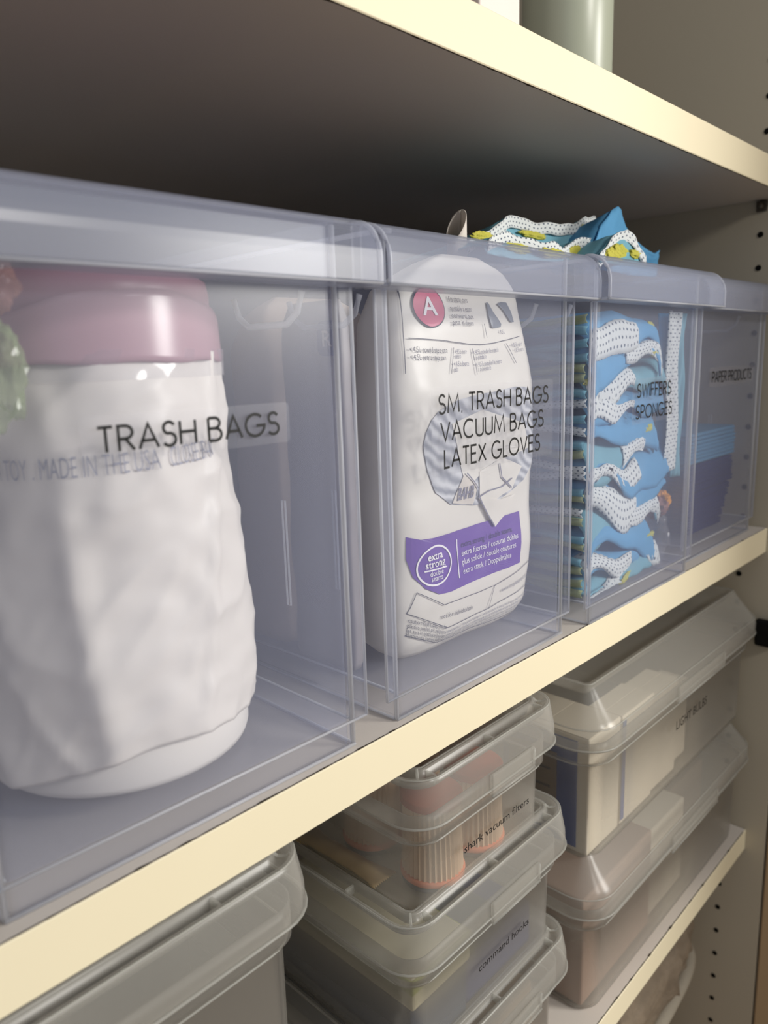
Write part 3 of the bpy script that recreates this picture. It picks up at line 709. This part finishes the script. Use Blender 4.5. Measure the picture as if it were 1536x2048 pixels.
# sponge in its wrapper low down in the corner
t = thing('sponge_packet', (.624, .020, FL), 'small orange and brown packet low in the bin beside the dusters', 'sponge')
crump(.6205, .018, .061, .0085, .012, .0085, 5, .35).to('wrap', M['brown'], t)
crump(.6295, .017, .065, .0080, .010, .0085, 6, .35).to('sponge', M['orange'], t)
crump(.6250, .020, .036, .0120, .014, .0195, 9, .3).to('clear_wrap', M['film'], t)

# dusters heaped on top of the bins
def heap(label, top, bot, yfun, mat, seed, strip=None, tufts=(), name='duster_refill', extra=None):
    xs = [p[0] for p in top]; cx = (xs[0]+xs[-1])/2
    t = thing(name, (cx, yfun(cx, .5), .252), label, 'duster', None)
    def f(u, v):
        x = xs[0]+(xs[-1]-xs[0])*u; zt = interp(top, x); zb = min(interp(bot, x), zt-.0005)
        z = zb+(zt-zb)*v
        return (x, yfun(x, v)+.0016*nz(x, z, v, 90, seed)+.0018*math.sin(120*x+seed)*(1-abs(2*v-1)), z)
    n = 70
    G().grid(f, n, 10, (xs[-1]-xs[0], .03)).to('cloth', mat, t, smooth=True, thick=.0010)
    # rest of the folded cloth, lying back behind the front ruffle
    def bk(u, v):
        x = xs[0]+(xs[-1]-xs[0])*u; zt = interp(top, x)
        return (x, yfun(x, 1)+.002+.075*v, .2515+(max(zt-.0015, .2518)-.2515)*(1-.55*v)+.0016*nz(x, v, 0, 70, seed+1)*(1-v))
    G().grid(bk, n, 10).to('folded_cloth', mat, t, smooth=True, thick=.0010)
    if strip:
        w, xa, xb = strip
        def s(u, v):
            x = xa+(xb-xa)*u; zt = interp(top, x); z = zt-w+w*v+.0010
            return (x, yfun(x, .9)-.0022+.0016*nz(x, z, v, 90, seed), z+.0006*math.sin(260*x))
        G().grid(s, n, 4, (xb-xa, w)).to('punched_strip', M['dots'], t, smooth=True, thick=.0005)
    for (x, z, rx, rz) in tufts:
        crump(x, yfun(x, .6)-.0016, z, rx, .0018, rz, seed+int(x*100), .5).to('yellow_fibres', M['yellow'], t, smooth=True)
    return t
heap('grey-green duster with scalloped white edge heaped behind the others on the bin rims',
     [(.448, .2600), (.470, .2690), (.490, .2755), (.506, .2840), (.525, .2870), (.543, .2845), (.590, .2860), (.612, .2940), (.640, .2985)],
     [(.448, .2520), (.640, .2520)], lambda x, v: .082+.004*math.sin(50*x)+.003*v, M['teal'], 3, (.0085, .449, .639), [(.47, .267, .012, .003), (.545, .276, .016, .0025), (.612, .284, .012, .004)])
heap('green and yellow duster with wavy white edge lying across the bin rims',
     [(.436, .2575), (.452, .2640), (.468, .2660), (.486, .2635), (.502, .2620), (.516, .2630), (.528, .2605), (.540, .2630), (.552, .2690), (.575, .2720)],
     [(.436, .2505), (.575, .2505)], lambda x, v: .052+.003*math.sin(70*x)+.002*v, M['teal'], 5, (.0078, .437, .574), [(.478, .2575, .016, .0030), (.513, .2560, .016, .0030), (.553, .2600, .012, .0055)])
heap('bright blue duster with peaked corner spilling over the rim of the duster bin',
     [(.568, .2560), (.580, .2700), (.588, .2830), (.602, .2950), (.612, .2990), (.622, .2975), (.634, .2860), (.650, .2790), (.662, .2765), (.676, .2715), (.684, .2685), (.697, .2745), (.689, .2640), (.692, .2560)],
     [(.568, .2500), (.692, .2500)], lambda x, v: .056+.003*math.sin(60*x)-.002*v, M['blue'], 8)
t = heap('short duster with arched white edge over bright yellow fibres on the bin rim',
     [(.537, .2525), (.550, .2600), (.562, .2680), (.572, .2730), (.580, .2745), (.590, .2700), (.600, .2620), (.608, .2560)],
     [(.537, .2500), (.608, .2500)], lambda x, v: .026+.002*math.sin(70*x)+.003*v, M['teal'], 11, (.0085, .538, .607), [(.572, .2590, .013, .0055), (.560, .2560, .010, .0042), (.590, .2585, .007, .0030)])

# ------------------------------------------------------------------ contents of the fourth bin: napkins
def napkin(x0, x1, y0_, y1_, z0, th, mat, label, group, seed):
    r = random.Random(seed); dx = r.uniform(-.0025, .0025)
    t = thing('folded_napkin', ((x0+x1)/2, (y0_+y1_)/2, z0), label, 'napkin', group)
    def layer(za, zb):
        g = G(); hx = (x1-x0)/2; hy = (y1_-y0_)/2; cx = (x0+x1)/2+dx; cy = (y0_+y1_)/2
        def rg(z, o): return [(x, y, z+.0008*math.sin(60*x+seed)) for x, y, z in rring(cx, cy, z, hx-o, hy-o, .004, 5)]
        return g.loft([rg(za, .0012), rg(za+(zb-za)*.3, 0), rg(za+(zb-za)*.7, 0), rg(zb, .0012)], True, True)
    layer(z0, z0+th*.48).to('lower_fold', mat, t); layer(z0+th*.52, z0+th).to('upper_fold', mat, t)
    return t
ordn = ['bottom', 'second', 'third', 'fourth', 'fifth', 'sixth', 'seventh', 'eighth', 'ninth', 'topmost']
for k in range(10):
    napkin(.7040+.0018*max(0, 5-k), .818-.004*max(0, 6-k), .022, .15, FL+.0005+k*.0066, .0062, M['napkin_navy'], f'{ordn[k]} navy folded napkin of the dark stack in the dim bin' if k in (0, 9) else f'navy folded napkin, {ordn[k]} from the bottom of the dark stack', 'navy napkins', 40+k)
for k in range(4):
    napkin(.7050, .822-.001*k, .022, .15, FL+.0665+k*.0075, .0070, M['napkin_light'], f'light blue folded napkin, {("lowest", "second", "third", "topmost")[k]} of the four on the navy stack', 'light blue napkins', 60+k)

# ================================================================== ON THE OVERHEAD SHELF
t = thing('canister', (.618, .102, ZUT), 'sage grey cylindrical can standing on the overhead shelf', 'can')
G().lathe((.618, .102, ZUT), [(0, .0005), (.0335, .0005), (.0354, .003), (.0354, .205), (.0340, .208)], 64).to('can_body', M['can'], t, smooth=True)
G().lathe((.618, .102, ZUT), [(.0340, .2082), (.0358, .210), (.0358, .222), (.0340, .224), (0, .224)], 64).to('can_lid', M['can'], t, smooth=True)
def carton(name, x0, x1, ya, yb, z0, z1, mat, label, group=None, seam=None):
    t = thing(name, ((x0+x1)/2, (ya+yb)/2, z0), label, 'box', group)
    bevel(G().box(x0, x1, ya, yb, z0, z1).to('carton', mat, t), .0012)
    fm = (z1-z0)*.002
    bevel(G().box(x0+.0006, x1-.0006, ya+.0006, (ya+yb)/2-.0003, z1, z1+.0006).box(x0+.0006, x1-.0006, (ya+yb)/2+.0003, yb-.0006, z1, z1+.0006).to('top_flap', mat, t), .0002, 1)
    return t
t = carton('carton', .4300, .4725, .050, .115, ZUT, .520, M['boxwhite'], 'white carton on the overhead shelf beside the sage can')
t = thing('bottle', (.4100, .060, ZUT), 'dusky beige bottle on the overhead shelf, white carton between it and the can', 'bottle')
G().lathe((.4080, .062, ZUT), [(0, .0005), (.0150, .0005), (.0175, .003), (.0175, .12), (.013, .135), (.007, .142)], 40).to('bottle_body', M['packgrey'], t, smooth=True)
G().lathe((.4080, .062, ZUT), [(.0076, .143), (.0082, .144), (.0082, .160), (.0070, .162), (0, .162)], 32).to('cap', M['boxwhite'], t, smooth=True)

# ================================================================== LIDDED BOXES BELOW
def lidded(x0, x1, yf, yb, z0, zt, label, wide=False, s=.030, ins=.009, draft=.004):
    """frosted lidded box: x0..x1 and yf..yb are the lid's outer edges"""
    cx = (x0+x1)/2; hx = (x1-x0)/2; cy = (yf+yb)/2; hy = (yb-yf)/2
    t = thing('lidded_box', (cx, cy, z0), label, 'storage box', 'frosted lidded boxes')
    R = .026 if wide else .019
    zb = zt-s
    rings = []
    for z, o in ((z0+.0004, ins+draft+.004), (z0+.003, ins+draft+.0005), (z0+.008, ins+draft), (zb-.016, ins+.003), (zb-.0145, ins-.001), (zb+.004, ins-.001)):
        rings.append(rring(cx, cy, z, hx-o, hy-o, max(.006, R-o*.6), 7))
    G().loft(rings, True).to('body', M['frost'], t, smooth=True, thick=.0012, offset=-1)
    if wide:
        prof = [(.0012, zb), (0, zb+.002), (0, zb+.014), (.0016, zb+.0185), (.005, zb+.0225), (.019, zt-.006), (.0215, zt-.002), (.0235, zt), (.0275, zt), (.029, zt-.002), (.031, zt-.010), (.034, zt-.011)]
    else:
        prof = [(.0008, zb), (0, zb+.0012), (.0004, zb+.012), (.0014, zb+.017), (.0030, zt-.0045), (.0042, zt-.0015), (.0056, zt-.0008), (.0068, zt-.0018), (.0078, zt-.0072), (.0124, zt-.0072), (.0134, zt-.0012), (.0148, zt), (.0166, zt), (.0178, zt-.0014), (.0196, zt-.0100)]
    G().loft([rring(cx, cy, z, hx-o, hy-o, max(.004, R+.004-o), 7) for o, z in prof], False, True).to('lid', M['frost_lid'], t, smooth=True, thick=.0012, offset=-1)
    # bright moulded edges of the lid, the cross ribs in its gutter and the front latch
    e = G()
    idx = (1, 7, 3) if wide else (1, 5, 13)
    for i in idx:
        o, z = prof[i]; e.tube(rring(cx, cy, z, hx-o+.0001, hy-o+.0001, max(.004, R+.004-o), 7), .0006 if i != 1 else .0008, 6, True)
    e.tube(rring(cx, cy, zb-.015, hx-ins+.0008, hy-ins+.0008, R, 7), .0007, 6, True)
    e.to('edge_bead', M['frost_edge'], t, smooth=True)
    if not wide:
        def cin(o): return o+max(.004, R+.004-o)*.293
        for f in (-.42, 0.0, .42):
            xx = cx+hx*2*f*.86; G().box(xx-.0007, xx+.0007, yf+.0072, yf+.0136, zt-.0072, zt-.0016).to('gutter_rib', M['frost_edge'], t)
        for sx in (-1, 1):
            for yy in (.06, .16):
                G().box(min(cx+sx*(hx-.0072), cx+sx*(hx-.0136)), max(cx+sx*(hx-.0072), cx+sx*(hx-.0136)), yf+yy, yf+yy+.0014, zt-.0072, zt-.0016).to('gutter_rib', M['frost_edge'], t)
            G().tube([(cx+sx*(hx-cin(o)), yf+cin(o), zt+d) for o, d in ((.0062, -.0016), (.0085, -.0030), (.0120, -.0030), (.0150, -.0002))], .0008).to('gutter_rib', M['frost_edge'], t)
    lw = hx*.30
    bevel(G().box(cx-lw+.01, cx+lw+.01, yf-.0022, yf+.0004, zb-.0022, zb+.012).to('latch', M['frost_lid'], t), .001)
    lt = G().tube([(cx-lw+.01, yf-.0016, zb-.0022), (cx+lw+.01, yf-.0016, zb-.0022)], .0009).tube([(cx+lw+.01, yf-.0012, zb-.002), (cx+lw+.01, yf-.0012, zb+.010)], .0008)
    lt.to('latch_lip', M['frost_edge'], t, smooth=True)
    return t
def box_label(t, s, x0, x1, z, cap, y, thin=.004, slope=0.0):
    V2, F2 = font_text(s, x0, x1, z, cap, thin); mesh('lettering', [(x, y, zz+(x-x0)*slope) for x, zz in V2], F2, M['ink'], t)
# --- big empty-looking box at the near end
lidded(-.150, .2300, -.004, .33, ZL, -.0355, 'large frosted lidded box under the fat white bag roll, nearest box of the lower row', False, .030)
# --- stack of three boxes
t1 = lidded(.3000, .4540, -.003, .27, -.1372, -.0405, 'frosted lidded box of pleated filters, topmost of the three-box stack', False, .030)
box_label(t1, 'shark vacuum filters', .3478, .4180, -.1065, .0052, .0046)
t2 = lidded(.2900, .4690, -.004, .29, -.2418, -.1270, 'frosted lidded box of dark and pale green packages, middle of the three-box stack', False, .030)
box_label(t2, 'command hooks', .3606, .4178, -.1985, .0052, .0040)
t3 = lidded(.2920, .4740, -.004, .29, ZL, -.2315, 'frosted lidded box at the bottom of the three-box stack', False, .030)
# --- two wide boxes against the side panel
t4 = lidded(.5030, .8655, -.003, .33, -.2117, -.0660, 'wide frosted lidded box full of white bulb cartons, against the side panel', True, .046)
box_label(t4, 'LIGHT BULBS', .6566, .7277, -.1490, .0085, .0030, .004)
t5 = lidded(.5030, .8655, -.004, .33, ZL, -.2118, 'wide frosted lidded box under the bulb box, resting on the lowest shelf', True, .046)

# filters: pleated cartridges with orange caps
def make_filter():
    t = thing('vacuum_filter', (0, 0, 0), 'x', 'filter', 'pleated vacuum filters')
    n = 72
    def pl(u, v):
        k = int(round(u*n)); a = 2*PI*k/n; r = (.0197 if k % 2 else .0183)*(1.0-.08*v)
        return (r*math.cos(a), r*math.sin(a), .008+.046*v)
    G().grid(pl, n, 3, (1, 1), True).to('pleated_body', M['filter_pleat'], t)
    G().lathe((0, 0, 0), [(0, .054), (.0188, .054), (.0197, .0548), (.0197, .0585), (.0188, .0595), (0, .0598)], 48).to('cap', M['filter_cap'], t, smooth=True, label='orange rubber cap')
    G().lathe((0, 0, 0), [(0, .0045), (.0198, .0045), (.0207, .0055), (.0207, .0078), (.0198, .0086), (0, .0086)], 48).to('bottom_ring', M['filter_ring'], t, smooth=True, label='salmon ring')
    G().lathe((0, 0, 0), [(0, .0), (.0185, .0), (.0198, .0012), (.0198, .0042), (0, .0044)], 48).to('foam_base', M['filter_base'], t, smooth=True, label='grey base')
    return t
F0 = make_filter()
spots = [(.3500, .0320, 'cream pleated filter with orange cap nearest the front corner of its box'), (.3945, .0330, 'cream pleated filter with orange cap beside the one in the front corner'), (.3510, .0860, 'cream pleated filter behind the one in the front corner'), (.3960, .0880, 'cream pleated filter in the second row of its box')]
for i, (x, y, lb) in enumerate(spots):
    if i == 0: o = F0
    else:
        o = F0.copy(); col.objects.link(o)
        for c in F0.children:
            d = c.copy(); col.objects.link(d); d.parent = o
    o.location = (x, y, -.1355); o['label'] = lb
# flat sealed wrapper beside the filters
t = thing('sealed_packet', (.3250, .085, -.1355), 'flat beige sealed packet with zigzag end beside the filters', 'packet')
def pkf(u, v):
    yy = .050+.075*v; w = .0080*(1+.30*math.exp(-((v)/.10)**2)+.3*math.exp(-((1-v)/.1)**2)-.12*math.sin(PI*v))
    if v == 0: yy -= .0016*(int(u*24) % 2)
    cx = .3240-.002*v; h = .0032*math.sin(PI*u)*(1-math.exp(-((v)/.12)**2))*(1-math.exp(-((1-v)/.12)**2))
    return (cx+w*(2*u-1), yy, -.1350+.0006+h+.0003*math.sin(26*v+4*u)+.0008)
G().grid(pkf, 24, 40).to('wrapper', M['beigewrap'], t, smooth=True, thick=.0006, offset=1)

# packages inside the middle and bottom boxes of the stack
def card(name, x0, x1, ya, yb, z0, z1, mat, label, band=None, cat='package'):
    t = thing(name, ((x0+x1)/2, (ya+yb)/2, z0), label, cat)
    bevel(G().box(x0, x1, ya, yb, z0, z1).to('package_body', mat, t), .002)
    if band: bevel(G().box(x0-.0004, x1+.0004, ya-.0004, yb+.0004, z0+(z1-z0)*band[0], z0+(z1-z0)*band[1]).to('package_band', band[2], t), .0006, 1)
    return t
zb2 = -.2392
card('hook_package', .3080, .3630, .016, .150, zb2, -.1960, M['slate'], 'dark slate package at the front of the middle box of the stack')
card('hook_package', .3670, .4450, .020, .150, zb2, -.2050, M['navyprint'], 'navy package beside the slate one in the middle box of the stack')
card('hook_package', .3070, .3640, .013, .150, -.1958, -.1740, M['cardcream'], 'cream and pale green package lying on the slate one', (.55, .98, M['cardgreen']))
card('hook_package', .3670, .4100, .020, .120, -.2048, -.1900, M['slate'], 'small slate package lying on the navy one')
card('hook_package', .3070, .3560, .160, .255, zb2, -.1480, M['maroon'], 'maroon package standing at the back of the middle box', (.45, .6, M['redbrown']))
card('hook_package', .3640, .4400, .160, .255, zb2, -.1540, M['black'], 'black package standing at the back of the middle box')
zb3 = ZL+.0026
card('tool_package', .3100, .3660, .018, .200, zb3, -.2900, M['slate'], 'slate package in the bottom box of the stack')
card('tool_package', .3700, .4450, .018, .150, zb3, -.2720, M['taupe'], 'taupe package in the bottom box of the stack', (.5, .75, M['yellowpole']))
card('tool_package', .3720, .4430, .160, .26, zb3, -.2660, M['black'], 'black package at the back of the bottom box')
# bulb cartons
zb4 = -.2090
for i, (x0, x1, ya, yb, zt_, lb) in enumerate(((.5210, .5740, .016, .100, -.1080, 'white bulb carton with blue side at the front corner of the wide box'), (.5770, .6380, .016, .048, -.1100, 'white bulb carton, second along the front of the wide box'), (.6410, .6940, .018, .050, -.1150, 'white bulb carton, third along the front of the wide box'), (.6970, .7330, .024, .052, -.1300, 'white bulb carton, farthest along the front of the wide box'), (.5210, .6000, .110, .22, -.1000, 'white bulb carton behind the corner carton of the wide box'))):
    t = carton('bulb_carton', x0, x1, ya, yb, zb4, zt_, M['bulbwhite'], lb, 'bulb cartons in the wide box')
    if i in (0, 4):
        G().box(x0-.0006, x0-.0001, ya+.010, yb-.004, zb4+.004, zt_-.004).to('blue_side', M['bulbblue'], t, label='blue printed side')
        g = G().box(x0-.0010, x0-.0006, ya+.028, yb-.010, zb4+.022, zt_-.020).to('text_panel', M['taupe'], t)
        tx = G()
        for q in range(4):
            zz = zb4+.032+.016*q; tx.box(x0-.0012, x0-.0010, ya+.034, yb-.016-.006*(q % 2), zz, zz+.0022)
        tx.to('text_rule', M['print'], g)
    elif i == 1:
        G().box(x0-.0001, x0+.006, ya-.0006, ya-.0001, zb4+.004, zt_-.004).to('blue_side', M['bulbblue'], t, label='blue printed edge')
t = thing('bunch_of_twine', (.5300, .165, -.0985), 'tangle of dark twine lying on the carton behind the corner carton', 'twine')
r = random.Random(5); P = [(.532+.018*math.sin(k*.9+1)*r.uniform(.3, 1), .165+.020*math.cos(k*1.3)*r.uniform(.3, 1), -.0968+.003*r.random()) for k in range(60)]
G().tube(P, .0009, 5).to('strand', M['slate'], t, smooth=True)
zb5 = ZL+.0026
card('flat_carton', .5210, .6500, .018, .200, zb5, -.2520, M['redbrown'], 'red brown carton filling the near end of the lower wide box')
card('flat_carton', .6540, .7350, .022, .200, zb5, -.2600, M['bulbwhite'], 'pale carton in the middle of the lower wide box')
card('flat_carton', .7400, .8300, .040, .200, zb5, -.2650, M['taupe'], 'taupe carton at the far end of the lower wide box')

# ================================================================== MOP STORED BELOW THE LOWEST SHELF
t = thing('dust_mop', (.70, .075, -.95), 'grey fleecy dust mop with amber pole standing under the lowest shelf', 'mop')
def padf(u, v):
    a = 2*PI*u; b = PI*(v-.5); ex = .45
    c, s_ = math.cos(a), math.sin(a); cb = max(0, math.cos(b))**ex; sb = math.copysign(abs(math.sin(b))**ex, math.sin(b))
    x = .150*math.copysign(abs(c)**.4, c)*cb; y = .048*math.copysign(abs(s_)**.5, s_)*cb; z = .042*sb
    k = .010*nz(x, y, z, 45, 3)+.008*abs(nz(x, y, z, 90, 5))
    return (.678+x+k*c, .078+y+k*s_, -.497+z+k*sb+x*.14)
G().grid(padf, 140, 40, (1, 1), True).to('fleece_pad', M['fur'], t, smooth=True)
G().tube([(.678+.152*math.copysign(abs(math.cos(a))**.4, math.cos(a)), .078+.050*math.copysign(abs(math.sin(a))**.5, math.sin(a)), -.528+.152*math.copysign(abs(math.cos(a))**.4, math.cos(a))*.14) for a in [2*PI*k/72 for k in range(72)]], .0075, 10, True).to('binding', M['binding'], t, smooth=True, label='pale bound edge')
G().tube([(.790, .060, -.9495), (.790, .060, -.535)], .011, 20).to('pole', M['yellowpole'], t, smooth=True)
